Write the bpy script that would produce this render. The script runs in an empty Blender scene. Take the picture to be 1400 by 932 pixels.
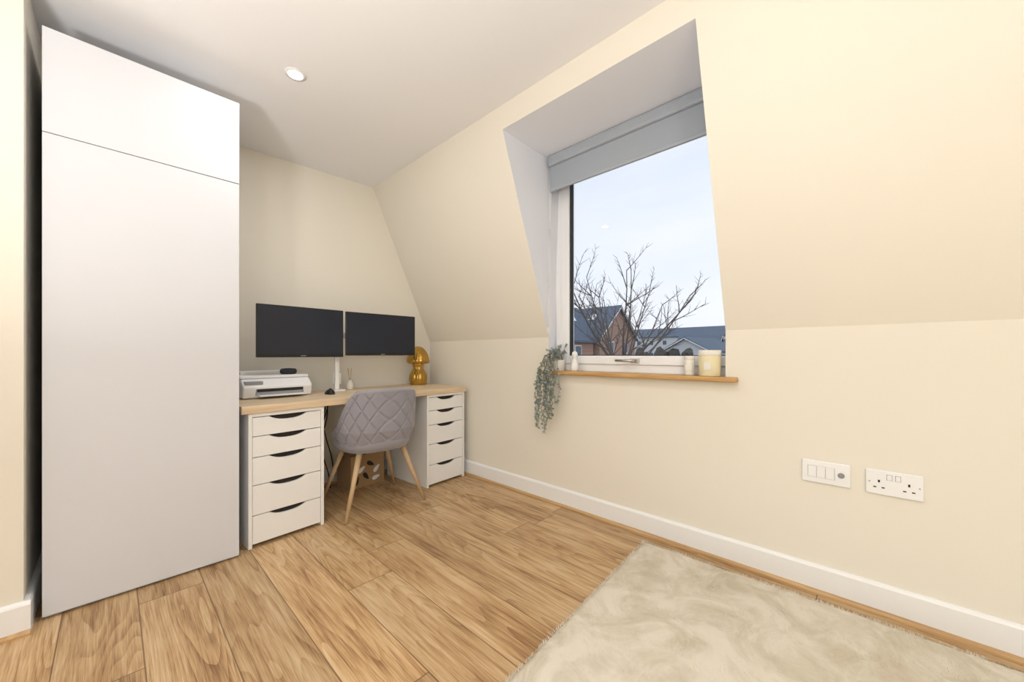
import bpy, bmesh, math, random
import numpy as np
from mathutils import Vector, Matrix, noise
random.seed(7); np.random.seed(7)
scene = bpy.context.scene
C = scene.collection
H = 1.04
XW = 2.125; ZK = 1.16; XC = 1.557; ZC = 2.49

def lin(c):
    o = []
    for v in c:
        v /= 255.0
        o.append(v/12.92 if v <= 0.04045 else ((v+0.055)/1.055)**2.4)
    return tuple(o)+(1.0,)

# ---------------------------------------------------------------- materials
def new_mat(name):
    m = bpy.data.materials.new(name); m.use_nodes = True
    nt = m.node_tree; b = nt.nodes['Principled BSDF']
    return m, nt, b
def N(nt, typ, **kw):
    n = nt.nodes.new(typ)
    for k, v in kw.items(): setattr(n, k, v)
    return n
def mixrgb(nt, fac, a, b, blend='MIX'):
    n = nt.nodes.new('ShaderNodeMix'); n.data_type = 'RGBA'; n.blend_type = blend
    for i, v in ((0, fac), (6, a), (7, b)):
        if hasattr(v, 'is_linked') or hasattr(v, 'links'): nt.links.new(v, n.inputs[i])
        else: n.inputs[i].default_value = v
    return n.outputs[2]
def math_n(nt, op, a, b=None, c=None):
    n = nt.nodes.new('ShaderNodeMath'); n.operation = op
    for i, v in enumerate((a, b, c)):
        if v is None: continue
        if hasattr(v, 'links'): nt.links.new(v, n.inputs[i])
        else: n.inputs[i].default_value = v
    return n.outputs[0]
def simple(name, rgb, rough=0.5, metal=0.0, bump=0.0, bscale=60, var=0.03, **kw):
    m, nt, b = new_mat(name)
    tc = N(nt, 'ShaderNodeTexCoord')
    no = N(nt, 'ShaderNodeTexNoise'); no.inputs['Scale'].default_value = bscale
    no.inputs['Detail'].default_value = 4
    nt.links.new(tc.outputs['Object'], no.inputs['Vector'])
    c = lin(rgb)
    d = tuple(max(0, x*(1-var*2)) for x in c[:3])+(1,)
    out = mixrgb(nt, no.outputs[0], d, c)
    nt.links.new(out, b.inputs['Base Color'])
    b.inputs['Roughness'].default_value = rough
    b.inputs['Metallic'].default_value = metal
    if bump > 0:
        bp = N(nt, 'ShaderNodeBump'); bp.inputs['Strength'].default_value = bump
        bp.inputs['Distance'].default_value = 0.01
        nt.links.new(no.outputs[0], bp.inputs['Height']); nt.links.new(bp.outputs[0], b.inputs['Normal'])
    for k, v in kw.items():
        b.inputs[k.replace('_', ' ')].default_value = v
    return m

M = {}
M['wall'] = simple('wall_paint', (235, 230, 218), 0.85, bump=0.03, bscale=250, var=0.01)
M['ceil'] = simple('ceiling_paint', (246, 246, 248), 0.9, bump=0.02, bscale=200, var=0.01)
M['reveal'] = simple('reveal_paint', (236, 239, 247), 0.85, var=0.01)
M['white'] = simple('white_gloss', (242, 243, 244), 0.35, var=0.01)
M['upvc'] = simple('upvc', (244, 246, 249), 0.3, var=0.005)
M['ward'] = simple('wardrobe_white', (216, 218, 224), 0.55, var=0.01, bscale=5)
M['drawer'] = simple('drawer_white', (242, 243, 243), 0.4, var=0.01)
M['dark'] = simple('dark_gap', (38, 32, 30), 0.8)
M['black'] = simple('black_plastic', (18, 18, 20), 0.4)
M['seal'] = simple('rubber_seal', (25, 27, 30), 0.6)
M['metal'] = simple('brushed_metal', (190, 190, 190), 0.3, metal=1.0)
M['blind'] = simple('blind_fabric', (166, 174, 184), 0.9, bump=0.1, bscale=500)
M['blindrail'] = simple('blind_rail', (168, 176, 186), 0.5)
M['gold'] = simple('gold_glass', (205, 162, 76), 0.2, metal=0.75, var=0.15, bscale=12)
M['velvet'] = simple('grey_velvet', (154, 153, 163), 0.85, bump=0.1, bscale=300, var=0.08)
M['velvet'].node_tree.nodes['Principled BSDF'].inputs['Sheen Weight'].default_value = 0.4
M['leg'] = simple('beech_leg', (206, 176, 136), 0.45, var=0.1, bscale=25)
M['printer'] = simple('printer_white', (238, 239, 242), 0.35, var=0.01)
M['grey'] = simple('grey_plastic', (150, 152, 156), 0.5)
M['lgrey'] = simple('light_grey_plastic', (196, 197, 198), 0.5)
M['fabric_dk'] = simple('speaker_fabric', (50, 54, 62), 0.9, bump=0.3, bscale=600)
M['leaf'] = simple('eucalyptus_leaf', (166, 180, 174), 0.7, var=0.25, bscale=30)
M['stem'] = simple('plant_stem', (130, 126, 100), 0.8)
M['wax'] = simple('candle_wax', (232, 222, 184), 0.4, var=0.02)
M['lid'] = simple('candle_lid', (238, 236, 228), 0.45)
M['screenmat'] = simple('monitor_panel', (24, 31, 46), 0.28, var=0.02)
M['bark'] = simple('tree_bark', (112, 102, 98), 0.95, var=0.2, bscale=10)
M['slate'] = simple('slate_roof', (108, 122, 140), 0.8, var=0.2, bscale=3)
M['render'] = simple('white_render', (220, 222, 226), 0.9, var=0.05, bscale=1)
M['hglass'] = simple('house_glass', (90, 104, 124), 0.3)
M['ground'] = simple('outdoor_ground', (112, 118, 104), 0.95, var=0.2, bscale=0.3)
M['hedge'] = simple('hedge_leaf', (100, 98, 92), 0.95, var=0.3, bscale=4, bump=0.6)

def emit(name, rgb, s):
    m, nt, b = new_mat(name)
    b.inputs['Emission Color'].default_value = lin(rgb); b.inputs['Emission Strength'].default_value = s
    return m
M['bulb'] = emit('lamp_emitter', (255, 250, 242), 12)

def brickmat():
    m, nt, b = new_mat('brick_wall')
    tc = N(nt, 'ShaderNodeTexCoord'); mp = N(nt, 'ShaderNodeMapping')
    mp.inputs['Rotation'].default_value = (math.radians(90), 0, 0)
    br = N(nt, 'ShaderNodeTexBrick'); br.inputs['Scale'].default_value = 3
    br.inputs['Color1'].default_value = lin((182, 142, 124)); br.inputs['Color2'].default_value = lin((164, 124, 110))
    br.inputs['Mortar'].default_value = lin((186, 170, 158))
    nt.links.new(tc.outputs['Object'], mp.inputs['Vector']); nt.links.new(mp.outputs[0], br.inputs['Vector'])
    nt.links.new(br.outputs[0], b.inputs['Base Color']); b.inputs['Roughness'].default_value = 0.9
    return m
M['brick'] = brickmat()

def glassmat():
    m = bpy.data.materials.new('window_glass'); m.use_nodes = True
    nt = m.node_tree; nt.nodes.clear()
    o = N(nt, 'ShaderNodeOutputMaterial'); mx = N(nt, 'ShaderNodeMixShader')
    t = N(nt, 'ShaderNodeBsdfTransparent'); g = N(nt, 'ShaderNodeBsdfGlossy'); g.inputs['Roughness'].default_value = 0.0
    f = N(nt, 'ShaderNodeFresnel'); f.inputs['IOR'].default_value = 1.3
    nt.links.new(f.outputs[0], mx.inputs[0]); nt.links.new(t.outputs[0], mx.inputs[1]); nt.links.new(g.outputs[0], mx.inputs[2])
    nt.links.new(mx.outputs[0], o.inputs[0])
    return m
M['glass'] = glassmat()

def woodmat(name, light, dark, axis='X', scale=1.0, rough=0.45):
    m, nt, b = new_mat(name)
    tc = N(nt, 'ShaderNodeTexCoord'); mp = N(nt, 'ShaderNodeMapping')
    s = [14*scale]*3; s['XYZ'.index(axis)] = 0.9*scale
    mp.inputs['Scale'].default_value = s
    n1 = N(nt, 'ShaderNodeTexNoise'); n1.inputs['Scale'].default_value = 3; n1.inputs['Detail'].default_value = 8
    n1.inputs['Distortion'].default_value = 0.6
    nt.links.new(tc.outputs['Object'], mp.inputs['Vector']); nt.links.new(mp.outputs[0], n1.inputs['Vector'])
    r = N(nt, 'ShaderNodeValToRGB'); r.color_ramp.elements[0].position = 0.32; r.color_ramp.elements[1].position = 0.62
    r.color_ramp.elements[0].color = lin(dark); r.color_ramp.elements[1].color = lin(light)
    nt.links.new(n1.outputs[0], r.inputs[0]); nt.links.new(r.outputs[0], b.inputs['Base Color'])
    b.inputs['Roughness'].default_value = rough
    return m
M['deskwood'] = woodmat('desk_oak', (226, 206, 176), (208, 183, 148), 'X')
M['sillwood'] = woodmat('sill_oak', (206, 166, 108), (180, 136, 82), 'Y')
M['beadwood'] = woodmat('bead_oak', (200, 164, 116), (172, 134, 88), 'Y')
M['card'] = simple('cardboard', (176, 142, 104), 0.9, var=0.08)

def floormat():
    m, nt, b = new_mat('oak_laminate')
    L = nt.links
    tc = N(nt, 'ShaderNodeTexCoord'); sx = N(nt, 'ShaderNodeSeparateXYZ'); L.new(tc.outputs['Object'], sx.inputs[0])
    W = 0.212; LEN = 1.35
    x = math_n(nt, 'ADD', sx.outputs[0], 10*W - 0.075); y = sx.outputs[1]
    xr = math_n(nt, 'DIVIDE', x, W); row = math_n(nt, 'FLOOR', xr); fx = math_n(nt, 'FRACT', xr)
    wn = N(nt, 'ShaderNodeTexWhiteNoise', noise_dimensions='1D'); L.new(row, wn.inputs['W'])
    yy = math_n(nt, 'ADD', math_n(nt, 'DIVIDE', math_n(nt, 'ADD', y, 20.0), LEN), math_n(nt, 'MULTIPLY', wn.outputs['Value'], 3.7))
    col = math_n(nt, 'FLOOR', yy); fy = math_n(nt, 'FRACT', yy)
    cb = N(nt, 'ShaderNodeCombineXYZ'); L.new(row, cb.inputs[0]); L.new(col, cb.inputs[1])
    wr = N(nt, 'ShaderNodeTexWhiteNoise', noise_dimensions='3D'); L.new(cb.outputs[0], wr.inputs['Vector'])
    rnd = wr.outputs['Value']
    xo = math_n(nt, 'ADD', x, math_n(nt, 'MULTIPLY', rnd, 13.0))
    yo = math_n(nt, 'ADD', y, math_n(nt, 'MULTIPLY', rnd, 31.0))
    def tex(sxx, syy, det, rough=0.5, dist=0.0):
        g = N(nt, 'ShaderNodeCombineXYZ')
        L.new(math_n(nt, 'MULTIPLY', xo, sxx), g.inputs[0]); L.new(math_n(nt, 'MULTIPLY', yo, syy), g.inputs[1])
        L.new(math_n(nt, 'MULTIPLY', rnd, 7.0), g.inputs[2])
        n = N(nt, 'ShaderNodeTexNoise'); n.inputs['Scale'].default_value = 1.0; n.inputs['Detail'].default_value = det
        n.inputs['Roughness'].default_value = rough; n.inputs['Distortion'].default_value = dist
        L.new(g.outputs[0], n.inputs['Vector']); return n.outputs[0]
    big = tex(5.0, 0.5, 2.0, 0.4)
    rings = math_n(nt, 'FRACT', math_n(nt, 'MULTIPLY', big, 26.0))
    rings = math_n(nt, 'POWER', rings, 1.8)
    fine = tex(300, 7.0, 3, 0.65)
    med = tex(60, 2.4, 5, 0.65)
    patch = tex(9, 1.6, 4, 0.55)
    amp = math_n(nt, 'MULTIPLY_ADD', tex(4, 1.5, 2), 0.7, -0.12)
    g = math_n(nt, 'SUBTRACT', 0.60, math_n(nt, 'MULTIPLY', rings, amp))
    g = math_n(nt, 'ADD', g, math_n(nt, 'MULTIPLY', math_n(nt, 'SUBTRACT', fine, 0.5), 1.1))
    g = math_n(nt, 'ADD', g, math_n(nt, 'MULTIPLY', math_n(nt, 'SUBTRACT', med, 0.5), 1.0))
    g = math_n(nt, 'ADD', g, math_n(nt, 'MULTIPLY', math_n(nt, 'SUBTRACT', patch, 0.5), 1.2))
    r = N(nt, 'ShaderNodeValToRGB'); e = r.color_ramp.elements
    e[0].position = 0.08; e[0].color = lin((132, 94, 58)); e[1].position = 0.92; e[1].color = lin((218, 191, 152))
    k = e.new(0.5); k.color = lin((191, 156, 112))
    L.new(g, r.inputs[0])
    kc = N(nt, 'ShaderNodeCombineXYZ'); L.new(xo, kc.inputs[0])
    L.new(math_n(nt, 'MULTIPLY', y, 0.55), kc.inputs[1]); L.new(rnd, kc.inputs[2])
    vo = N(nt, 'ShaderNodeTexVoronoi'); vo.inputs['Scale'].default_value = 2.8; L.new(kc.outputs[0], vo.inputs['Vector'])
    mr = N(nt, 'ShaderNodeMapRange'); mr.inputs['From Min'].default_value = 0.015; mr.inputs['From Max'].default_value = 0.11
    mr.inputs['To Min'].default_value = 0.75; mr.inputs['To Max'].default_value = 0.0
    L.new(vo.outputs['Distance'], mr.inputs['Value'])
    c = mixrgb(nt, mr.outputs[0], r.outputs[0], lin((108, 70, 40)))
    tint = math_n(nt, 'MULTIPLY_ADD', rnd, 0.26, 0.85)
    hs = N(nt, 'ShaderNodeHueSaturation'); L.new(c, hs.inputs['Color']); L.new(tint, hs.inputs['Value'])
    def edge(f, w):
        d = math_n(nt, 'ABSOLUTE', math_n(nt, 'SUBTRACT', f, 0.5))
        return math_n(nt, 'GREATER_THAN', d, 0.5-w)
    s = math_n(nt, 'MAXIMUM', edge(fx, 0.009), edge(fy, 0.0016))
    c2 = mixrgb(nt, math_n(nt, 'MULTIPLY', s, 0.75), hs.outputs[0], lin((92, 62, 38)))
    L.new(c2, b.inputs['Base Color'])
    b.inputs['Roughness'].default_value = 0.40
    b.inputs['Specular IOR Level'].default_value = 0.45
    return m
M['floor'] = floormat()

def rugmat():
    m, nt, b = new_mat('plush_rug')
    L = nt.links
    tc = N(nt, 'ShaderNodeTexCoord')
    n1 = N(nt, 'ShaderNodeTexNoise'); n1.inputs['Scale'].default_value = 4.5; n1.inputs['Detail'].default_value = 7
    n1.inputs['Distortion'].default_value = 1.2; n1.inputs['Roughness'].default_value = 0.68
    L.new(tc.outputs['Object'], n1.inputs['Vector'])
    r = N(nt, 'ShaderNodeValToRGB'); r.color_ramp.elements[0].position = 0.36; r.color_ramp.elements[1].position = 0.60
    r.color_ramp.elements[0].color = lin((198, 188, 168)); r.color_ramp.elements[1].color = lin((222, 215, 201))
    L.new(n1.outputs[0], r.inputs[0]); L.new(r.outputs[0], b.inputs['Base Color'])
    b.inputs['Roughness'].default_value = 0.95; b.inputs['Specular IOR Level'].default_value = 0.1
    return m
M['rug'] = rugmat()

# ---------------------------------------------------------------- mesh helpers
def empty(name, loc=(0, 0, 0), rz=0.0, parent=None):
    o = bpy.data.objects.new(name, None); C.objects.link(o); o.location = loc; o.rotation_euler = (0, 0, rz)
    o.empty_display_size = 0.1
    if parent: o.parent = parent
    return o
def mesh_obj(name, verts, faces, mat, parent=None, smooth=False, loc=None, fix=True):
    me = bpy.data.meshes.new(name); me.from_pydata([tuple(v) for v in verts], [], faces)
    if fix:
        bm = bmesh.new(); bm.from_mesh(me); bmesh.ops.recalc_face_normals(bm, faces=bm.faces); bm.to_mesh(me); bm.free()
    me.materials.append(mat); me.update()
    if smooth:
        for p in me.polygons: p.use_smooth = True
    o = bpy.data.objects.new(name, me); C.objects.link(o)
    if parent: o.parent = parent
    if loc: o.location = loc
    return o
def bevel(o, w, seg=2):
    md = o.modifiers.new('bevel', 'BEVEL'); md.width = w; md.segments = seg; md.limit_method = 'ANGLE'
    md.angle_limit = math.radians(35)
    return o
def box(name, lo, hi, mat, parent=None, bv=0.0, seg=2):
    x0, y0, z0 = lo; x1, y1, z1 = hi
    v = [(x0, y0, z0), (x1, y0, z0), (x1, y1, z0), (x0, y1, z0), (x0, y0, z1), (x1, y0, z1), (x1, y1, z1), (x0, y1, z1)]
    f = [(0, 3, 2, 1), (4, 5, 6, 7), (0, 1, 5, 4), (1, 2, 6, 5), (2, 3, 7, 6), (3, 0, 4, 7)]
    o = mesh_obj(name, v, f, mat, parent)
    if bv > 0: bevel(o, bv, seg)
    return o
def prism(name, poly, axis, a, b, mat, parent=None, bv=0.0):
    """poly = 2D pts; extruded along axis from a to b"""
    def P(p, t):
        if axis == 'y': return (p[0], t, p[1])
        if axis == 'x': return (t, p[0], p[1])
        return (p[0], p[1], t)
    n = len(poly)
    v = [P(p, a) for p in poly]+[P(p, b) for p in poly]
    f = [tuple(range(n)), tuple(range(2*n-1, n-1, -1))]+[(i, (i+1) % n, n+(i+1) % n, n+i) for i in range(n)]
    o = mesh_obj(name, v, f, mat, parent)
    if bv > 0: bevel(o, bv)
    return o
def lathe(name, prof, mat, parent=None, loc=(0, 0, 0), seg=48, rib=0.0, nrib=0, smooth=True):
    v = []; f = []
    for r, z in prof:
        for i in range(seg):
            a = 2*math.pi*i/seg
            rr = r*(1+rib*math.cos(nrib*a)) if rib else r
            v.append((rr*math.cos(a), rr*math.sin(a), z))
    for j in range(len(prof)-1):
        for i in range(seg):
            f.append((j*seg+i, j*seg+(i+1) % seg, (j+1)*seg+(i+1) % seg, (j+1)*seg+i))
    f.append(tuple(range(seg))[::-1]); f.append(tuple((len(prof)-1)*seg+i for i in range(seg)))
    o = mesh_obj(name, v, f, mat, parent, smooth=False, loc=loc)
    if smooth:
        for p in o.data.polygons: p.use_smooth = len(p.vertices) == 4
    return o
def tube_into(V, F, p0, p1, r0, r1, n=8, cap=True):
    p0 = Vector(p0); p1 = Vector(p1); d = (p1-p0)
    if d.length < 1e-6: return
    d.normalize(); up = Vector((0, 0, 1)) if abs(d.z) < 0.9 else Vector((1, 0, 0))
    a = d.cross(up).normalized(); b = d.cross(a)
    s = len(V)
    for p, r in ((p0, r0), (p1, r1)):
        for i in range(n):
            t = 2*math.pi*i/n
            V.append(tuple(p+a*math.cos(t)*r+b*math.sin(t)*r))
    for i in range(n): F.append((s+i, s+(i+1) % n, s+n+(i+1) % n, s+n+i))
    if cap:
        F.append(tuple(s+i for i in range(n))[::-1]); F.append(tuple(s+n+i for i in range(n)))
def tube(name, pts, radii, mat, parent=None, n=12):
    V = []; F = []
    for i in range(len(pts)-1): tube_into(V, F, pts[i], pts[i+1], radii[i], radii[i+1], n)
    o = mesh_obj(name, V, F, mat, parent, smooth=False)
    for p in o.data.polygons: p.use_smooth = len(p.vertices) == 4
    return o

# ---------------------------------------------------------------- room shell
X0 = -1.6; Y0 = -2.3
def yb(x): return 3.21-0.05*x
mesh_obj('floor', [(X0-0.1, Y0-0.1, 0), (XW+0.05, Y0-0.1, 0), (XW+0.05, 3.35, 0), (X0-0.1, 3.35, 0),
                   (X0-0.1, Y0-0.1, -0.1), (XW+0.05, Y0-0.1, -0.1), (XW+0.05, 3.35, -0.1), (X0-0.1, 3.35, -0.1)],
         [(0, 1, 2, 3), (7, 6, 5, 4), (0, 4, 5, 1), (1, 5, 6, 2), (2, 6, 7, 3), (3, 7, 4, 0)], M['floor'])
box('ceiling', (X0-0.1, Y0-0.1, ZC), (XC+0.9, 3.35, ZC+0.1), M['ceil'])
prism('wall_back', [(-0.4, yb(-0.4)), (XW+0.3, yb(XW+0.3)), (XW+0.3, 3.35), (-0.4, 3.35)], 'z', 0, ZC, M['wall'])
prism('wall_left', [(X0-0.1, 2.29), (-0.227, 2.29), (-0.227, 3.35), (X0-0.1, 3.35)], 'z', 0, ZC, M['wall'])
box('wall_side', (X0-0.1, Y0-0.1, 0), (X0, 2.29, ZC), M['wall'])
box('wall_rear', (X0, Y0-0.1, 0), (XW+0.3, Y0, ZC), M['wall'])

def sx(z): return XC+(ZC-z)*(XW-XC)/(ZC-ZK)
ZH = 2.385; ZS = 0.90
YL_top, YL_bot = 1.588, 1.645
YR_top, YR_bot = 0.500, 0.520
XB = 2.30
yA, yB_ = Y0, 3.30
V = []; F = []
def vv(x, y, z): V.append((x, y, z)); return len(V)-1
def quad(*p): F.append(tuple(vv(*q) for q in p))
YLm = YL_bot; YRm = YR_bot
quad((XW, yA, 0), (XW, YRm, 0), (XW, YRm, ZK), (XW, yA, ZK))
F.append((vv(XW, yA, ZK), vv(XW, YRm, ZK), vv(sx(ZH), YR_top, ZH), vv(XC, YR_top, ZC), vv(XC, yA, ZC)))
quad((XW, YLm, 0), (XW, yB_, 0), (XW, yB_, ZK), (XW, YLm, ZK))
F.append((vv(XW, yB_, ZK), vv(XC, yB_, ZC), vv(XC, YL_top, ZC), vv(sx(ZH), YL_top, ZH), vv(XW, YLm, ZK)))
quad((XW, YRm, 0), (XW, YLm, 0), (XW, YLm, ZS), (XW, YRm, ZS))
quad((sx(ZH), YR_top, ZH), (sx(ZH), YL_top, ZH), (XC, YL_top, ZC), (XC, YR_top, ZC))
mesh_obj('wall_right', V, F, M['wall'], fix=False)
V = []; F = []
F.append((vv(XW, YLm, ZS), vv(XW, YLm, ZK), vv(sx(ZH), YL_top, ZH), vv(XB, YL_top+0.02, ZH), vv(XB, YLm, ZS)))
F.append((vv(XW, YRm, ZS), vv(XW, YRm, ZK), vv(sx(ZH), YR_top, ZH), vv(XB, YR_top-0.02, ZH), vv(XB, YRm, ZS)))
quad((sx(ZH), YR_top, ZH), (sx(ZH), YL_top, ZH), (XB, YL_top+0.02, ZH), (XB, YR_top-0.02, ZH))
quad((XW, YRm, ZS), (XW, YLm, ZS), (XB, YLm, ZS), (XB, YRm, ZS))
mesh_obj('trim_window_reveal', V, F, M['reveal'], fix=False)

def baseboard(name, p0, p1, nrm, h=0.12, th=0.018, bead=True):
    e = empty(name)
    p0 = Vector((*p0, 0)); p1 = Vector((*p1, 0)); n = Vector((*nrm, 0)).normalized()
    def run(nm, prof, mat):
        V = []; F = []
        for p in (p0, p1):
            for a, z in prof: V.append(tuple(p+n*a+Vector((0, 0, z))))
        k = len(prof)
        F.append(tuple(range(k))); F.append(tuple(range(2*k-1, k-1, -1)))
        for i in range(k): F.append((i, (i+1) % k, k+(i+1) % k, k+i))
        mesh_obj(nm, V, F, mat, e)
    run('board', [(0, 0), (th, 0), (th, h-0.012), (th-0.004, h-0.004), (th-0.010, h), (0, h)], M['white'])
    if bead: run('bead', [(th, 0), (th+0.016, 0), (th+0.015, 0.008), (th+0.009, 0.015), (th, 0.017)], M['beadwood'])
baseboard('baseboard_right', (XW, Y0), (XW, yb(XW)), (-1, 0))
baseboard('baseboard_back', (0.46, yb(0.46)), (XW-0.035, yb(XW-0.035)), (-0.05, -1))
baseboard('baseboard_left', (X0, 2.29), (-0.209, 2.29), (0, -1))
baseboard('baseboard_left_return', (-0.227, 2.2901), (-0.227, 3.2), (1, 0), bead=False)

# ---------------------------------------------------------------- window
w = empty('window_1', (0, 0, 0))
fx0, fx1 = 2.20, 2.27
yl, yr = 1.636, 0.470; zb, zt = 0.925, 2.36
box('frame_left', (fx0, yl-0.055, zb), (fx1, yl, zt), M['upvc'], w, 0.004)
box('frame_right', (fx0, yr, zb), (fx1, yr+0.05, zt), M['upvc'], w, 0.004)
box('frame_bottom', (fx0, yr+0.05, zb), (fx1, yl-0.055, zb+0.05), M['upvc'], w, 0.004)
box('frame_top', (fx0, yr+0.05, zt-0.05), (fx1, yl-0.055, zt), M['upvc'], w, 0.004)
sl, sr, sb, st = yl-0.055, yr+0.05, zb+0.05, zt-0.05
box('sash_left', (fx0-0.012, sl-0.062, sb), (fx1-0.01, sl, st), M['upvc'], w, 0.004)
box('sash_right', (fx0-0.012, sr-0.04, sb), (fx1-0.01, sr+0.012, st), M['upvc'], w, 0.004)
box('sash_bottom', (fx0-0.012, sr+0.012, sb), (fx1-0.01, sl-0.062, sb+0.055), M['upvc'], w, 0.004)
box('sash_top', (fx0-0.012, sr+0.012, st-0.06), (fx1-0.01, sl-0.062, st), M['upvc'], w, 0.004)
gl, gr, gb, gt = sl-0.062, sr+0.012, sb+0.055, st-0.06
box('seal_left', (fx0+0.005, gl-0.007, gb), (fx0+0.04, gl, gt), M['seal'], w)
box('seal_bottom', (fx0+0.005, gr, gb), (fx0+0.04, gl, gb+0.005), M['seal'], w)
mesh_obj('glass', [(2.235, gr, gb), (2.235, gl, gb), (2.235, gl, gt), (2.235, gr, gt)], [(0, 1, 2, 3)], M['glass'], w)
hy = 1.03
box('handle_base', (fx0-0.024, hy-0.03, sb+0.012), (fx0-0.012, hy+0.03, sb+0.04), M['metal'], w, 0.003)
tube('handle_neck', [(fx0-0.024, hy, sb+0.026), (fx0-0.05, hy, sb+0.026)], [0.009, 0.008], M['metal'], w)
tube('handle_lever', [(fx0-0.05, hy-0.01, sb+0.026), (fx0-0.052, hy+0.11, sb+0.026)], [0.009, 0.007], M['metal'], w)
sil = prism('window_sill', [(2.075, 0.462), (2.075, 1.69), (XW-0.001, 1.69), (XW-0.001, YLm-0.002), (2.205, YLm-0.002), (2.205, YRm+0.002), (XW-0.001, YRm+0.002), (XW-0.001, 0.462)],
            'z', 0.901, 0.926, M['sillwood'], None, 0.006)
bl = empty('roller_blind', (2.06, 0, 0))
box('cassette', (-0.035, 0.51, 2.312), (0.055, 1.580, 2.383), M['blindrail'], bl, 0.012, 3)
box('fabric', (-0.012, 0.52, 2.16), (-0.009, 1.572, 2.316), M['blind'], bl)
box('bottom_rail', (-0.018, 0.52, 2.143), (-0.002, 1.572, 2.166), M['blindrail'], bl, 0.005)
pts = [(0.0, 1.583, 2.31), (0.002, 1.592, 1.9), (0.004, 1.600, 1.5), (0.004, 1.606, 1.22)]
tube('chain', pts, [0.0022]*4, M['white'], bl, 6)
tube('chain_back', [(p[0]+0.014, p[1], p[2]) for p in pts], [0.0022]*4, M['white'], bl, 6)
box('chain_weight', (-0.003, 1.600, 1.19), (0.022, 1.61, 1.225), M['white'], bl, 0.003)

# ---------------------------------------------------------------- wardrobe
wd = empty('wardrobe', (0.129, 2.34, 0))
hw = 0.317
box('carcass', (-hw+0.003, 0.022, 0.0), (hw-0.003, 0.80, 2.315), M['ward'], wd, 0.002)
box('door_lower', (-hw, 0, 0.012), (hw, 0.019, 1.909), M['ward'], wd, 0.0015)
box('door_upper', (-hw, -0.002, 1.9115), (hw, 0.017, 2.322), M['ward'], wd, 0.0015)

# ---------------------------------------------------------------- desk
RZ = math.atan2(0.075, 0.9972)
desk = empty('desk', (0.462, 2.385, 0), RZ)
prism('tabletop', [(-0.001, -0.012), (1.623, -0.012), (1.623, 0.585), (0.044, 0.585)], 'z', 0.722, 0.765, M['deskwood'], desk, 0.003)

def drawer_unit(name, lx):
    ox = 0.46+lx*math.cos(RZ); oy = 2.385+lx*math.sin(RZ)
    e = empty(name, (ox, oy, 0), RZ)
    W = 0.395; D = 0.54; Hh = 0.7205
    t = 0.018
    box('side_left', (0, 0.0, 0.0), (t, D, Hh), M['drawer'], e, 0.0015)
    box('side_right', (W-t, 0.0, 0.0), (W, D, Hh), M['drawer'], e, 0.0015)
    box('top', (t, 0.0, Hh-0.018), (W-t, D, Hh), M['drawer'], e)
    box('bottom', (t, 0.02, 0.015), (W-t, D, 0.04), M['drawer'], e)
    box('back', (t, D-0.01, 0.04), (W-t, D, Hh-0.018), M['drawer'], e)
    box('inner', (t, 0.045, 0.04), (W-t, 0.06, Hh-0.018), M['dark'], e)
    zs = [0.700, 0.596, 0.484, 0.334, 0.172, 0.018]
    for i in range(5):
        z1 = zs[i]-0.002; z0 = zs[i+1]+0.002
        xa, xb = t+0.002, W-t-0.002; cx = W/2; hwid = 0.085; dep = 0.024
        poly = [(xa, z0), (xb, z0), (xb, z1)]
        for k in range(0, 17):
            s = 1-2*k/16.0
            xx = cx+s*hwid*1.15
            q = max(0.0, 1-abs(s)**2.6); poly.append((xx, z1-dep*q))
        poly.append((xa, z1))
        prism('drawer_front_%d' % (i+1), poly, 'y', 0.002, 0.018, M['drawer'], e, 0.0012)
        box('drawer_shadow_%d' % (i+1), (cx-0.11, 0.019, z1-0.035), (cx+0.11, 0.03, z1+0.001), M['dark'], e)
    return e
drawer_unit('drawer_unit', 0.035)
drawer_unit('drawer_unit', 1.213)

# ---------------------------------------------------------------- monitors on white arm
def monitor(name, x0, y0, x1, y1, z0, z1):
    cx, cy = (x0+x1)/2, (y0+y1)/2; wdt = math.hypot(x1-x0, y1-y0); rz = math.atan2(y1-y0, x1-x0)
    e = empty(name, (cx, cy, z0), rz); h = z1-z0; W = wdt/2
    box('bezel', (-W, 0, 0), (W, 0.02, h), M['black'], e, 0.003)
    box('rear_housing', (-W*0.72, 0.02, h*0.2), (W*0.72, 0.045, h*0.85), M['black'], e, 0.012)
    box('screen', (-W+0.007, -0.0015, 0.02), (W-0.007, 0.001, h-0.007), M['screenmat'], e)
    box('logo', (-0.016, -0.002, 0.007), (0.016, 0.0, 0.012), M['grey'], e)
    box('vesa_plate', (-0.05, 0.045, h*0.5-0.05), (0.05, 0.052, h*0.5+0.05), M['white'], e)
    return e
monitor('computer_monitor', 0.608, 2.730, 1.147, 2.757, 1.020, 1.354)
monitor('computer_monitor', 1.170, 2.766, 1.736, 2.750, 1.030, 1.352)
arm = empty('monitor_arm', (1.15, 2.88, 0.765))
box('clamp_base', (-0.045, -0.05, 0.0), (0.045, 0.05, 0.014), M['white'], arm, 0.004)
lathe('pole', [(0.02, 0.014), (0.02, 0.40)], M['white'], arm, seg=24)
lathe('collar', [(0.028, 0.05), (0.03, 0.06), (0.03, 0.13), (0.028, 0.14)], M['white'], arm, seg=24)
lathe('hub', [(0.03, 0.36), (0.032, 0.37), (0.032, 0.44), (0.03, 0.45)], M['white'], arm, seg=24)
box('arm_left', (-0.27, -0.06, 0.395), (0.0, -0.035, 0.435), M['white'], arm, 0.008)
box('arm_right', (0.0, -0.055, 0.395), (0.295, -0.03, 0.435), M['white'], arm, 0.008)
box('front_post', (-0.03, -0.048, 0.014), (0.0, -0.02, 0.27), M['white'], arm, 0.006)

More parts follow.
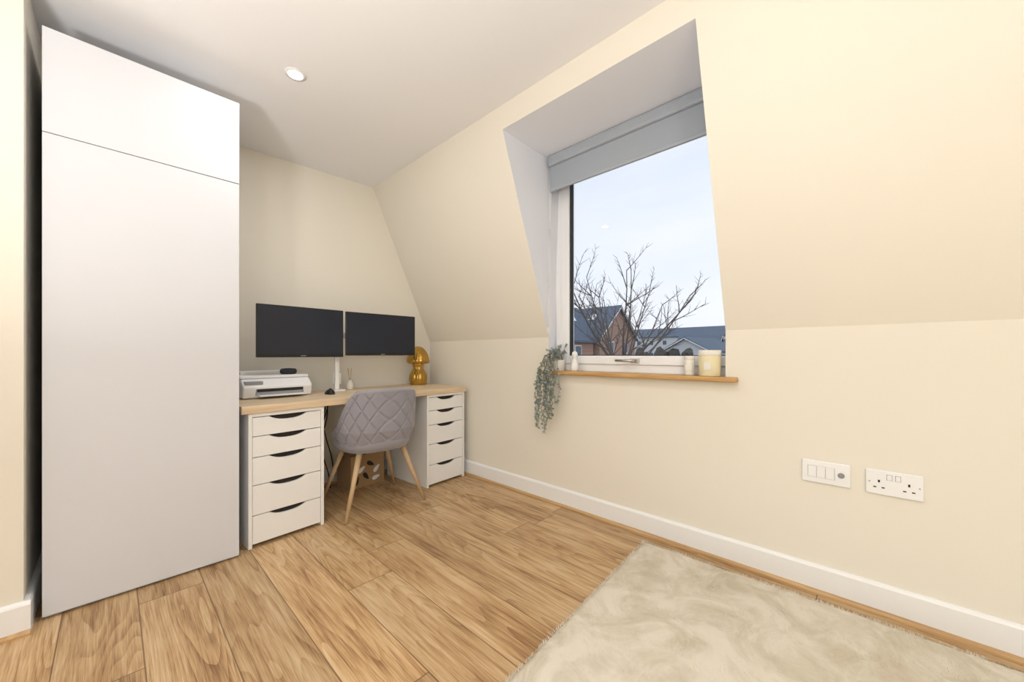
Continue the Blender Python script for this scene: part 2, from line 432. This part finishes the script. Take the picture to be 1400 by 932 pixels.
# ---------------------------------------------------------------- printer
pr = empty('inkjet_printer', (0.725, 2.86, 0.765), RZ*0.5)
prism('base', [(-0.13, 0.004), (0.15, 0.004), (0.15, 0.12), (-0.09, 0.12), (-0.15, 0.075)], 'x', -0.195, 0.195, M['printer'], pr, 0.010)
box('scanner_lid', (-0.198, -0.075, 0.121), (0.198, 0.155, 0.142), M['printer'], pr, 0.008, 3)
prism('rear_tray', [(0.10, 0.142), (0.15, 0.142), (0.165, 0.165), (0.12, 0.155)], 'x', -0.15, 0.15, M['printer'], pr, 0.004)
box('output_slot', (-0.13, -0.147, 0.022), (0.14, -0.10, 0.062), M['grey'], pr, 0.003)
box('slot_shadow', (-0.125, -0.149, 0.042), (0.135, -0.12, 0.060), M['dark'], pr, 0.001)
box('output_tray', (-0.12, -0.19, 0.016), (0.13, -0.12, 0.024), M['printer'], pr, 0.003)
box('control_panel', (-0.185, -0.140, 0.088), (-0.09, -0.105, 0.108), M['grey'], pr, 0.003)
sp = lathe('smart_speaker', [(0.040, 0.0), (0.048, 0.006), (0.050, 0.018), (0.047, 0.030), (0.040, 0.036), (0.02, 0.038)], M['fabric_dk'], None, (0.815, 2.84, 0.9075), seg=32)
for p in sp.data.polygons: p.use_smooth = True

ms = empty('computer_mouse', (1.03, 2.70, 0.765))
V = []; F = []
for j in range(9):
    ph = j/8*math.pi/2
    for i in range(24):
        a = 2*math.pi*i/24
        V.append((0.03*math.cos(a)*math.cos(ph), 0.052*math.sin(a)*math.cos(ph), 0.034*math.sin(ph)*(1-0.25*math.sin(a))))
for j in range(8):
    for i in range(24): F.append((j*24+i, j*24+(i+1) % 24, (j+1)*24+(i+1) % 24, (j+1)*24+i))
F.append(tuple(range(24))[::-1])
mesh_obj('body', V, F, M['black'], ms, smooth=True)
rd = empty('reed_diffuser', (1.27, 2.93, 0.765))
lathe('bottle', [(0.024, 0), (0.026, 0.004), (0.026, 0.05), (0.012, 0.062), (0.012, 0.075)], M['lid'], rd, seg=24)
for i, (dx, dy) in enumerate([(-.02, 0), (.015, .01), (.004, -.02), (-.008, .018)]):
    tube('reed_%d' % i, [(0, 0, 0.06), (dx, dy, 0.165)], [0.0018, 0.0018], M['leg'], rd, 6)

lp = empty('mushroom_table_lamp', (1.905, 2.965, 0.765))
lathe('base', [(0.070, 0), (0.073, 0.006), (0.072, 0.02), (0.080, 0.05), (0.076, 0.09), (0.058, 0.12), (0.044, 0.145), (0.046, 0.17), (0.056, 0.19), (0.05, 0.2)], M['gold'], lp, rib=0.03, nrib=14, seg=112)
lathe('cap', [(0.03, 0.196), (0.085, 0.190), (0.098, 0.200), (0.100, 0.215), (0.095, 0.245), (0.083, 0.28), (0.064, 0.31), (0.04, 0.335), (0.015, 0.345)], M['gold'], lp, rib=0.02, nrib=14, seg=112)

cbx = empty('cardboard_box', (1.39, 2.90, 0), 0.15)
box('carton', (-0.15, -0.02, 0.0), (0.15, 0.17, 0.25), M['card'], cbx, 0.002)
box('flap', (-0.15, -0.025, 0.25), (0.15, 0.08, 0.253), M['card'], cbx)
for i, (cx, cz, a) in enumerate([(-.06, .14, .6), (.02, .17, -.5), (.075, .12, .8), (-.02, .08, -.9), (.07, .05, .2), (-.1, .06, 1.2)]):
    poly = []
    for k in range(16):
        t = 2*math.pi*k/16; px = 0.036*math.cos(t); pz = 0.016*math.sin(t)*(1-0.4*math.cos(t))
        poly.append((cx+px*math.cos(a)-pz*math.sin(a), cz+px*math.sin(a)+pz*math.cos(a)))
    prism('leaf_print_%d' % i, poly, 'y', -0.0215, -0.0195, M['black'] if i % 2 else M['white'], cbx)
cab = empty('power_cables', (1.08, 3.02, 0))
for i in range(4):
    pts = []
    for k in range(14):
        s = k/13
        pts.append((0.02*i+0.03*math.sin(6*s+i), 0.02*math.cos(5*s+i*2), 0.70-0.69*s))
    tube('cable_%d' % i, pts, [0.004]*14, M['black'], cab, 6)

# ---------------------------------------------------------------- chair
ch = empty('desk_chair', (1.262, 2.535, 0), math.radians(-2))
def se(a, rx, ry, n=2.7):
    s, c = math.sin(a), math.cos(a)
    return rx*math.copysign(abs(s)**(2/n), s), -ry*math.copysign(abs(c)**(2/n), c)
def top_h(a):
    t = abs(a)/math.radians(105)
    s = min(1, max(0, (t-0.38)/0.62)); s = s*s*(3-2*s)
    return 0.815-0.012*(t*2.2)**2*(t < 0.45) - 0.29*s - (0.012*(0.45*2.2)**2 if t >= 0.45 else 0)*1.0
NA = 240; prof_o = 90; prof_c = 8; prof_i = 24
V = []; F = []
rowlen = prof_o+prof_c+prof_i
for ia in range(NA+1):
    a = math.radians(-105)+math.radians(210)*ia/NA
    ht = top_h(a); zb0 = 0.395
    edge = 1-max(0, (abs(a)-math.radians(92))/math.radians(13))
    th = 0.045*(0.35+0.65*edge)
    arc = a*0.27
    def off(z):
        zz = (z-zb0)
        return 0.215+0.055*min(1, zz/0.14)**0.8 + 0.012*(zz/0.4)
    def pos(z, dr, lean):
        r = off(z)+dr
        x, y = se(a, r*0.985, r*0.92)
        return (x, y-lean, z)
    for k in range(prof_o):
        s = k/(prof_o-1); z = zb0+(ht-0.02-zb0)*s
        p = arc/0.105+z/0.135; q = arc/0.105-z/0.135
        d = min(abs((p % 1)-0.5), abs((q % 1)-0.5))
        g = -0.0085*math.exp(-(d/0.06)**2)
        g *= min(1, max(0, (ht-0.02-z)/0.03))
        V.append(pos(z, g, 0))
    for k in range(prof_c):
        t = (k+1)/(prof_c+1)*math.pi
        V.append(pos(ht-0.02+0.02*math.sin(t), -th/2+th/2*math.cos(t), 0))
    for k in range(prof_i):
        s = 1-k/(prof_i-1); z = 0.45+(ht-0.02-0.45)*s
        V.append(pos(z, -th, 0))
for ia in range(NA):
    for k in range(rowlen-1):
        F.append((ia*rowlen+k, (ia+1)*rowlen+k, (ia+1)*rowlen+k+1, ia*rowlen+k+1))
F.append(tuple(range(rowlen))); F.append(tuple(NA*rowlen+k for k in range(rowlen))[::-1])
o = mesh_obj('backrest_shell', V, F, M['velvet'], ch)
for p in o.data.polygons: p.use_smooth = len(p.vertices) == 4
V = []; F = []
prof = [(0.10, 0.392), (0.185, 0.394), (0.222, 0.402), (0.240, 0.425), (0.246, 0.455), (0.238, 0.485), (0.215, 0.500), (0.15, 0.507), (0.05, 0.508)]
for r, z in prof:
    for i in range(72):
        a = 2*math.pi*i/72
        x, y = se(a, r, r*1.0, 2.5); V.append((x, y+0.015, z))
for j in range(len(prof)-1):
    for i in range(72): F.append((j*72+i, j*72+(i+1) % 72, (j+1)*72+(i+1) % 72, (j+1)*72+i))
F.append(tuple(range(72))[::-1]); F.append(tuple((len(prof)-1)*72+i for i in range(72)))
o = mesh_obj('seat_cushion', V, F, M['velvet'], ch, smooth=True)
for i, (sxx, syy) in enumerate([(-1, -1), (1, -1), (-1, 1), (1, 1)]):
    tube('leg_%d' % (i+1), [(sxx*0.150, syy*0.13, 0.40), (sxx*0.275, syy*0.225, 0.0)], [0.019, 0.0105], M['leg'], ch, 20)
box('under_frame', (-0.16, -0.14, 0.382), (0.16, 0.14, 0.396), M['black'], ch, 0.004)

# ---------------------------------------------------------------- sockets
def plate(name, y0, y1, z0, z1):
    e = empty(name, (XW, (y0+y1)/2, (z0+z1)/2)); a = (y1-y0)/2; b = (z1-z0)/2
    box('faceplate', (-0.010, -a, -b), (0, a, b), M['white'], e, 0.004, 3)
    return e, a, b
e, a, b = plate('light_switch_plate', 0.050, 0.212, 0.478, 0.574)
for i in range(3):
    c = 0.045-i*0.030
    box('rocker_%d' % i, (-0.0125, c-0.0142, -0.024), (-0.009, c+0.0142, 0.024), M['white'], e, 0.0015)
box('rocker_surround', (-0.0102, -0.0315, -0.0252), (-0.0098, 0.0605, 0.0252), M['lgrey'], e)
o = lathe('aerial_port', [(0.011, 0), (0.011, 0.004), (0.006, 0.005)], M['grey'], e, (-0.010, -0.052, 0), 24); o.rotation_euler = (0, -math.pi/2, 0)
e, a, b = plate('wall_socket', -0.158, 0.004, 0.476, 0.574)
for sgn in (-1, 1):
    cy = sgn*0.042
    box('pin_earth_%d' % (sgn+1), (-0.0106, cy-0.003, 0.000), (-0.0098, cy+0.003, 0.010), M['dark'], e)
    for q in (-1, 1):
        box('pin_%d_%d' % (sgn+1, q+1), (-0.0106, cy+q*0.012-0.0045, -0.022), (-0.0098, cy+q*0.012+0.0045, -0.0175), M['dark'], e)
    cs = sgn*0.012
    box('switch_%d' % (sgn+1), (-0.014, cs-0.007, 0.014), (-0.009, cs+0.007, 0.034), M['white'], e, 0.002)
    box('switch_gap_%d' % (sgn+1), (-0.0103, cs-0.0082, 0.0128), (-0.0098, cs+0.0082, 0.0352), M['grey'], e)
for q in (-1, 1):
    o = lathe('screw_%d' % (q+1), [(0.003, 0), (0.003, 0.001)], M['metal'], e, (-0.010, q*0.070, 0.0), 12); o.rotation_euler = (0, -math.pi/2, 0)

# ---------------------------------------------------------------- sill objects
def candle(name, loc, r, h, body):
    e = empty(name, loc)
    lathe('jar', [(r*0.93, 0), (r, 0.006), (r, h*0.78), (r*0.96, h*0.80)], body, e, seg=40)
    lathe('lid', [(r*1.02, h*0.79), (r*1.04, h*0.80), (r*1.04, h*0.96), (r*1.0, h), (r*0.3, h)], M['lid'], e, seg=40)
    prism('label', [(-r*1.03, -0.02), (-r*1.01, -0.02), (-r*1.01, 0.012), (-r*1.03, 0.012)], 'z', h*0.25, h*0.55, M['lid'], e)
candle('scented_candle', (2.130, 0.595, 0.926), 0.052, 0.135, M['wax'])
candle('scented_candle', (2.145, 0.700, 0.926), 0.026, 0.105, M['lid'])
fg = empty('ceramic_figurine', (2.140, 1.435, 0.926))
lathe('body', [(0.022, 0), (0.026, 0.01), (0.024, 0.05), (0.014, 0.075), (0.010, 0.085), (0.016, 0.095), (0.02, 0.11), (0.016, 0.127), (0.005, 0.134)], M['white'], fg, seg=28)
pl = empty('trailing_eucalyptus_plant', (2.14, 1.565, 0.926))
lathe('pot', [(0.032, 0), (0.036, 0.004), (0.045, 0.07), (0.047, 0.075), (0.043, 0.075), (0.04, 0.06), (0.01, 0.058)], M['white'], pl, seg=32)
VS = []; FS = []; VL = []; FL = []
rs = random.Random(5)
def leaf(p, d, s):
    d = d.normalized(); side = d.cross(Vector((rs.uniform(-1, 1), rs.uniform(-1, 1), rs.uniform(-1, 1)))).normalized()
    n = d.cross(side)*0.15
    st = len(VL)
    for (u, v_) in [(0, 0), (0.3, 0.42), (0.7, 0.42), (1, 0), (0.7, -0.42), (0.3, -0.42)]:
        VL.append(tuple(p+d*u*s+side*v_*s+n*s*abs(v_)*2))
    FL.append(tuple(range(st, st+6)))
for i in range(34):
    long = i < 19
    yy = rs.uniform(-0.075, 0.095)
    st = Vector((rs.uniform(-0.02, 0.02), rs.uniform(-0.025, 0.025), 0.06))
    if long:
        L = rs.uniform(0.18, 0.42) if i > 6 else rs.uniform(0.38, 0.47)
        P = [st, st+Vector((-0.02, yy*0.3, 0.06)), Vector((-0.085, yy*0.7, 0.075+rs.uniform(-0.02, 0.03))), Vector((-0.105-rs.uniform(0, 0.03), yy, -0.01))]
        n = int(L/0.035)
        for k in range(1, n):
            P.append(Vector((-0.105+rs.uniform(-0.02, 0.008), yy*(1+0.02*k)+0.012*math.sin(k*0.9+i), -0.01-k*0.035)))
    else:
        dx = rs.uniform(-0.09, 0.02); dy = rs.uniform(-0.07, 0.06)
        P = [st, st+Vector((dx*0.3, dy*0.3, 0.05)), st+Vector((dx*0.7, dy*0.7, 0.085)), st+Vector((dx, dy, 0.09+rs.uniform(-0.05, 0.03)))]
    for k in range(len(P)-1):
        tube_into(VS, FS, P[k], P[k+1], 0.0016, 0.0014, 5, False)
        if k >= 1:
            dd = (P[k+1]-P[k])
            for m_ in range(4 if k < 6 else 3):
                p = P[k]+dd*rs.random()
                o_ = Vector((rs.uniform(-1, 0.6), rs.uniform(-1, 1), rs.uniform(-0.8, 0.5)))
                leaf(p, o_, rs.uniform(0.013, 0.022))
mesh_obj('stems', VS, FS, M['stem'], pl, fix=False)
mesh_obj('leaves', VL, FL, M['leaf'], pl, fix=False)

# ---------------------------------------------------------------- rug (plush)
rug = empty('plush_rug', (2.005, 0.895, 0), math.radians(0.8))
SH = 0.045
NX, NY = 160, 230
xs = np.linspace(-1.6, 0, NX); ys = np.linspace(-2.3, 0, NY)
V = []; F = []
for j in range(NY):
    for i in range(NX):
        x, y = xs[i], ys[j]
        d = min(x+1.6, -x, y+2.3, -y)
        hgt = 0.018*min(1, (d/0.025))**0.5
        nz = noise.noise(Vector((x*9, y*9, 0)))*0.003+noise.noise(Vector((x*30, y*30, 3)))*0.002
        V.append((x, y+SH*x, 0.003+max(0, hgt+nz*min(1, d/0.02))))
for j in range(NY-1):
    for i in range(NX-1):
        F.append((j*NX+i, j*NX+i+1, (j+1)*NX+i+1, (j+1)*NX+i))
mesh_obj('base', V, F, M['rug'], rug, smooth=True, fix=False)
nb = 150000
bx = np.random.uniform(-1.6, 0.0, nb); by = np.random.uniform(-2.3, 0.0, nb)
def fld(x, y):
    return noise.noise(Vector((x*6, y*6, 11)))*6.0
ang = np.array([fld(a_, b_) for a_, b_ in zip(bx, by)])+np.random.normal(0, 0.6, nb)
by = by+SH*bx
ln = np.random.uniform(0.004, 0.010, nb)
h0 = 0.012; hh = np.random.uniform(0.018, 0.026, nb)
wv = 0.0016
perp = ang+np.pi/2
v = np.zeros((nb, 3, 3), dtype=np.float32)
v[:, 0, 0] = bx+np.cos(perp)*wv; v[:, 0, 1] = by+np.sin(perp)*wv; v[:, 0, 2] = h0
v[:, 1, 0] = bx-np.cos(perp)*wv; v[:, 1, 1] = by-np.sin(perp)*wv; v[:, 1, 2] = h0
v[:, 2, 0] = bx+np.cos(ang)*ln; v[:, 2, 1] = by+np.sin(ang)*ln; v[:, 2, 2] = hh
me = bpy.data.meshes.new('pile')
me.vertices.add(nb*3); me.vertices.foreach_set('co', v.ravel())
me.loops.add(nb*3); me.loops.foreach_set('vertex_index', np.arange(nb*3, dtype=np.int32))
me.polygons.add(nb); me.polygons.foreach_set('loop_start', np.arange(0, nb*3, 3, dtype=np.int32))
me.update(calc_edges=True); me.validate(); me.materials.append(M['rug'])
po = bpy.data.objects.new('pile', me); C.objects.link(po); po.parent = rug

# ---------------------------------------------------------------- lamps
def downlight(x, y, p):
    e = empty('ceiling_downlight', (x, y, ZC))
    lathe('rim', [(0.036, -0.001), (0.050, -0.001), (0.050, -0.004), (0.036, -0.006)], M['white'], e, seg=40)
    lathe('lens', [(0.036, -0.0035), (0.034, -0.0065), (0.01, -0.007)], M['bulb'], e, seg=32)
    l = bpy.data.lights.new('spot_glow', 'AREA'); l.shape = 'DISK'; l.size = 0.07; l.energy = p
    l.color = (1.0, 0.975, 0.945)
    o = bpy.data.objects.new('lamp', l); C.objects.link(o); o.parent = e; o.location = (0, 0, -0.012)
for (x, y, p) in [(0.65, 2.153, 5.5), (0.65, 0.2, 5), (-0.8, -0.8, 6)]:  # beyond the one in view, extra unseen downlights added for even light
    downlight(x, y, p)
def fill_uplighter(x, y, p, hh=1.15):  # added fill light, out of view; brightens the ceiling, stand and bowl invented
    e = empty('added_fill_uplighter', (x, y, 0))
    lathe('base', [(0.14, 0), (0.14, 0.015), (0.03, 0.03)], M['metal'], e)
    tube('pole', [(0, 0, 0.02), (0, 0, hh)], [0.012, 0.012], M['metal'], e)
    lathe('bowl', [(0.02, hh-.01), (0.08, hh+.01), (0.14, hh+.05), (0.16, hh+.08), (0.15, hh+.08), (0.07, hh+.03), (0.01, hh+.02)], M['white'], e)
    l = bpy.data.lights.new('bulb', 'AREA'); l.shape = 'DISK'; l.size = 0.26; l.energy = p; l.color = (1.0, 0.985, 0.965)
    o = bpy.data.objects.new('bulb', l); C.objects.link(o); o.parent = e; o.location = (0, 0, hh+0.085); o.rotation_euler = (math.pi, 0, 0)
fill_uplighter(-0.70, 0.55, 40, 0.95)
# added fill light on an invented stand, unseen behind the camera, evens the walls
gf = empty('added_fill_globe', (-0.95, -1.25, 0))
lathe('base', [(0.14, 0), (0.14, 0.015), (0.03, 0.03)], M['metal'], gf)
tube('pole', [(0, 0, 0.02), (0, 0, 1.14)], [0.012, 0.012], M['metal'], gf)
lathe('collar', [(0.03, 1.12), (0.035, 1.13), (0.03, 1.14)], M['metal'], gf)
l = bpy.data.lights.new('fill_globe', 'POINT'); l.energy = 42; l.shadow_soft_size = 0.18; l.color = (1.0, 0.985, 0.965)
o = bpy.data.objects.new('fill_globe', l); C.objects.link(o); o.parent = gf; o.location = (0, 0, 1.33)

# ---------------------------------------------------------------- outside
box('garden_ground', (3.2, -120, -5.3), (260, 160, -5.0), M['ground'])
def tree(name, loc, scale, seed, trunk, depth, spread):
    r = random.Random(seed); V = []; F = []
    def grow(p, d, L, rad, k, lift):
        n = 6
        for i in range(n):
            d = (d+Vector((r.uniform(-.07, .07), r.uniform(-.07, .07), lift+r.uniform(-.03, .03)))).normalized()
            q = p+d*L/n
            tube_into(V, F, p, q, rad*(1-0.7*i/n), rad*(1-0.7*(i+1)/n), 6 if rad > 0.02 else 4, False)
            p = q
            if k > 0 and i >= 1:
                for rep in range(2 if r.random() < 0.45 else 1):
                    ax = Vector((r.uniform(-1, 1), r.uniform(-1, 1), r.uniform(-.5, .4))).normalized()
                    grow(p, (d+ax*spread).normalized(), L*r.uniform(.22, .42)*(1.15-0.1*i), max(0.005, rad*0.42), k-1, 0.03)
    tube_into(V, F, (0, 0, 0), (0.05, 0, trunk*0.5), 0.17, 0.15, 10, False)
    tube_into(V, F, (0.05, 0, trunk*0.5), (0, 0.05, trunk), 0.15, 0.11, 10, False)
    for i in range(13):
        a = i*2.4+r.uniform(-.3, .3); t = r.uniform(0.3, 1.2)
        grow(Vector((0, 0.03, trunk*(0.86+0.011*i))), Vector((math.cos(a)*t, math.sin(a)*t, 1.0)).normalized(), r.uniform(3.2, 4.4), 0.042, depth, 0.05)
    o = mesh_obj(name, V, F, M['bark'], None, fix=False); o.location = loc; o.scale = (scale,)*3
    return o
tree('bare_tree', (12.0, 6.1, -5.0), 1.0, 21, 5.6, 2, 0.8)

def house(name, loc, rz, W, D, eave, ridge, wallm):
    e = empty(name, loc, rz)
    prism('walls', [(-W/2, 0), (W/2, 0), (W/2, eave), (0, ridge), (-W/2, eave)], 'y', -D/2, D/2, wallm, e)
    k = (ridge-eave)/(W/2); o_ = 0.35
    VW = []; FW = []; VP = []; FP = []
    def addbox(V, F, lo, hi):
        s = len(V)
        for z in (lo[2], hi[2]):
            for (xx, yy) in ((lo[0], lo[1]), (hi[0], lo[1]), (hi[0], hi[1]), (lo[0], hi[1])): V.append((xx, yy, z))
        for f in [(0, 3, 2, 1), (4, 5, 6, 7), (0, 1, 5, 4), (1, 2, 6, 5), (2, 3, 7, 6), (3, 0, 4, 7)]: F.append(tuple(s+q for q in f))
    for s in (-1, 1):
        prism('roof_%d' % (s+1), [(0, ridge+0.05), (s*(W/2+o_), eave-k*o_+0.05), (s*(W/2+o_), eave-k*o_+0.25), (0, ridge+0.3)], 'y', -D/2-o_, D/2+o_, M['slate'], e)
        for g in (-1, 1):
            yy = g*(D/2+o_)
            prism('barge_%d_%d' % (s+1, g+1), [(0, ridge-0.0), (s*(W/2+o_), eave-k*o_-0.0), (s*(W/2+o_), eave-k*o_+0.15), (0, ridge+0.15)], 'y', yy-0.05, yy+0.05, M['white'], e)
        n = max(1, int(D/3))
        for i in range(n):
            for lvl in (eave-1.9, eave-4.7):
                cy = -D/2+(i+0.5)*D/n
                addbox(VW, FW, (s*W/2-0.06, cy-0.55, lvl), (s*W/2+0.06, cy+0.55, lvl+1.2))
                addbox(VP, FP, (s*W/2-0.08, cy-0.45, lvl+0.1), (s*W/2+0.08, cy+0.45, lvl+1.1))
        for lvl in (eave-1.7, eave-4.6):
            for cx in (-W/5, W/5):
                addbox(VW, FW, (cx-0.5, s*D/2-0.06, lvl), (cx+0.5, s*D/2+0.06, lvl+1.3))
                addbox(VP, FP, (cx-0.4, s*D/2-0.08, lvl+0.1), (cx+0.4, s*D/2+0.08, lvl+1.2))
    mesh_obj('window_frames', VW, FW, M['white'], e, fix=False)
    mesh_obj('window_panes', VP, FP, M['hglass'], e, fix=False)
    if wallm is M['brick']:
        nx = -(ridge-eave); nz = W/2; ln_ = math.hypot(nx, nz); nx /= ln_; nz /= ln_
        c0 = Vector((-W*0.2, -0.8, ridge-k*W*0.2+0.32)); u = Vector((nz, 0, -nx)).normalized()
        VQ = []
        for a_, b_ in ((-.5, -.4), (.5, -.4), (.5, .4), (-.5, .4)): VQ.append(tuple(c0+u*a_+Vector((0, b_, 0))+Vector((nx, 0, nz))*0.05))
        mesh_obj('rooflight', VQ, [(0, 1, 2, 3)], M['white'], e, fix=False)
    return e
house('brick_house', (38, 22.8, -5), 0, 8, 6, 7.8, 11.1, M['brick'])
house('brick_house', (30.5, 22.2, -5), math.pi/2, 4.2, 5.5, 7.6, 10.6, M['brick'])
house('terraced_houses', (92, 34, -5), 0, 9, 34, 10.0, 12.0, M['render'])
house('terraced_houses', (60, 18.0, -5), math.pi/2*0.9, 7, 9, 6.4, 8.2, M['render'])
house('terraced_houses', (78, 23.5, -5), 0.1, 8, 7, 7.0, 9.4, M['brick'])
hb = bmesh.new()
rs = random.Random(4)
for i in range(14):
    m4 = Matrix.Translation((48+rs.uniform(-1.5, 1.5), 15+i*0.62, -4.2+rs.uniform(0, 1.2))) @ Matrix.Diagonal((1.8, 1.2, rs.uniform(3, 5.6), 1))
    bmesh.ops.create_icosphere(hb, subdivisions=3, radius=1.0, matrix=m4)
for v_ in hb.verts:
    v_.co += Vector((noise.noise(v_.co*1.5), noise.noise(v_.co*1.5+Vector((9, 0, 0))), noise.noise(v_.co*1.5+Vector((0, 9, 0)))))*0.6
me = bpy.data.meshes.new('hedge'); hb.to_mesh(me); hb.free(); me.materials.append(M['hedge'])
C.objects.link(bpy.data.objects.new('garden_hedge', me))

# ---------------------------------------------------------------- world
wld = bpy.data.worlds.new('overcast_sky'); scene.world = wld; wld.use_nodes = True
nt = wld.node_tree; bg = nt.nodes['Background']
tc = N(nt, 'ShaderNodeTexCoord'); sp_ = N(nt, 'ShaderNodeSeparateXYZ'); nt.links.new(tc.outputs['Generated'], sp_.inputs[0])
r = N(nt, 'ShaderNodeValToRGB'); e = r.color_ramp.elements
e[0].position = 0.0; e[0].color = lin((228, 231, 238)); e[1].position = 0.7; e[1].color = lin((210, 220, 236))
k = e.new(0.15); k.color = lin((222, 229, 240))
nt.links.new(sp_.outputs[2], r.inputs[0])
mp = N(nt, 'ShaderNodeMapping'); mp.inputs['Scale'].default_value = (1, 1, 3.5); nt.links.new(tc.outputs['Generated'], mp.inputs[0])
no = N(nt, 'ShaderNodeTexNoise'); no.inputs['Scale'].default_value = 2.2; no.inputs['Detail'].default_value = 5
nt.links.new(mp.outputs[0], no.inputs['Vector'])
mr = N(nt, 'ShaderNodeMapRange'); mr.inputs['From Min'].default_value = 0.4; mr.inputs['From Max'].default_value = 0.7
nt.links.new(no.outputs[0], mr.inputs['Value'])
nt.links.new(mixrgb(nt, math_n(nt, 'MULTIPLY', mr.outputs[0], 0.6), r.outputs[0], lin((235, 238, 244))), bg.inputs['Color'])
bg.inputs['Strength'].default_value = 1.2

# ---------------------------------------------------------------- camera
cd = bpy.data.cameras.new('camera'); cam = bpy.data.objects.new('camera', cd); C.objects.link(cam)
cam.location = (0, 0, H); cam.rotation_euler = (math.radians(90), 0, math.radians(-46.7))
cd.sensor_width = 36; cd.lens = 515/1400*36; cd.shift_y = 18/1400; cd.clip_start = 0.02; cd.clip_end = 500
scene.camera = cam
scene.view_settings.view_transform = 'Standard'
scene.view_settings.look = 'None'
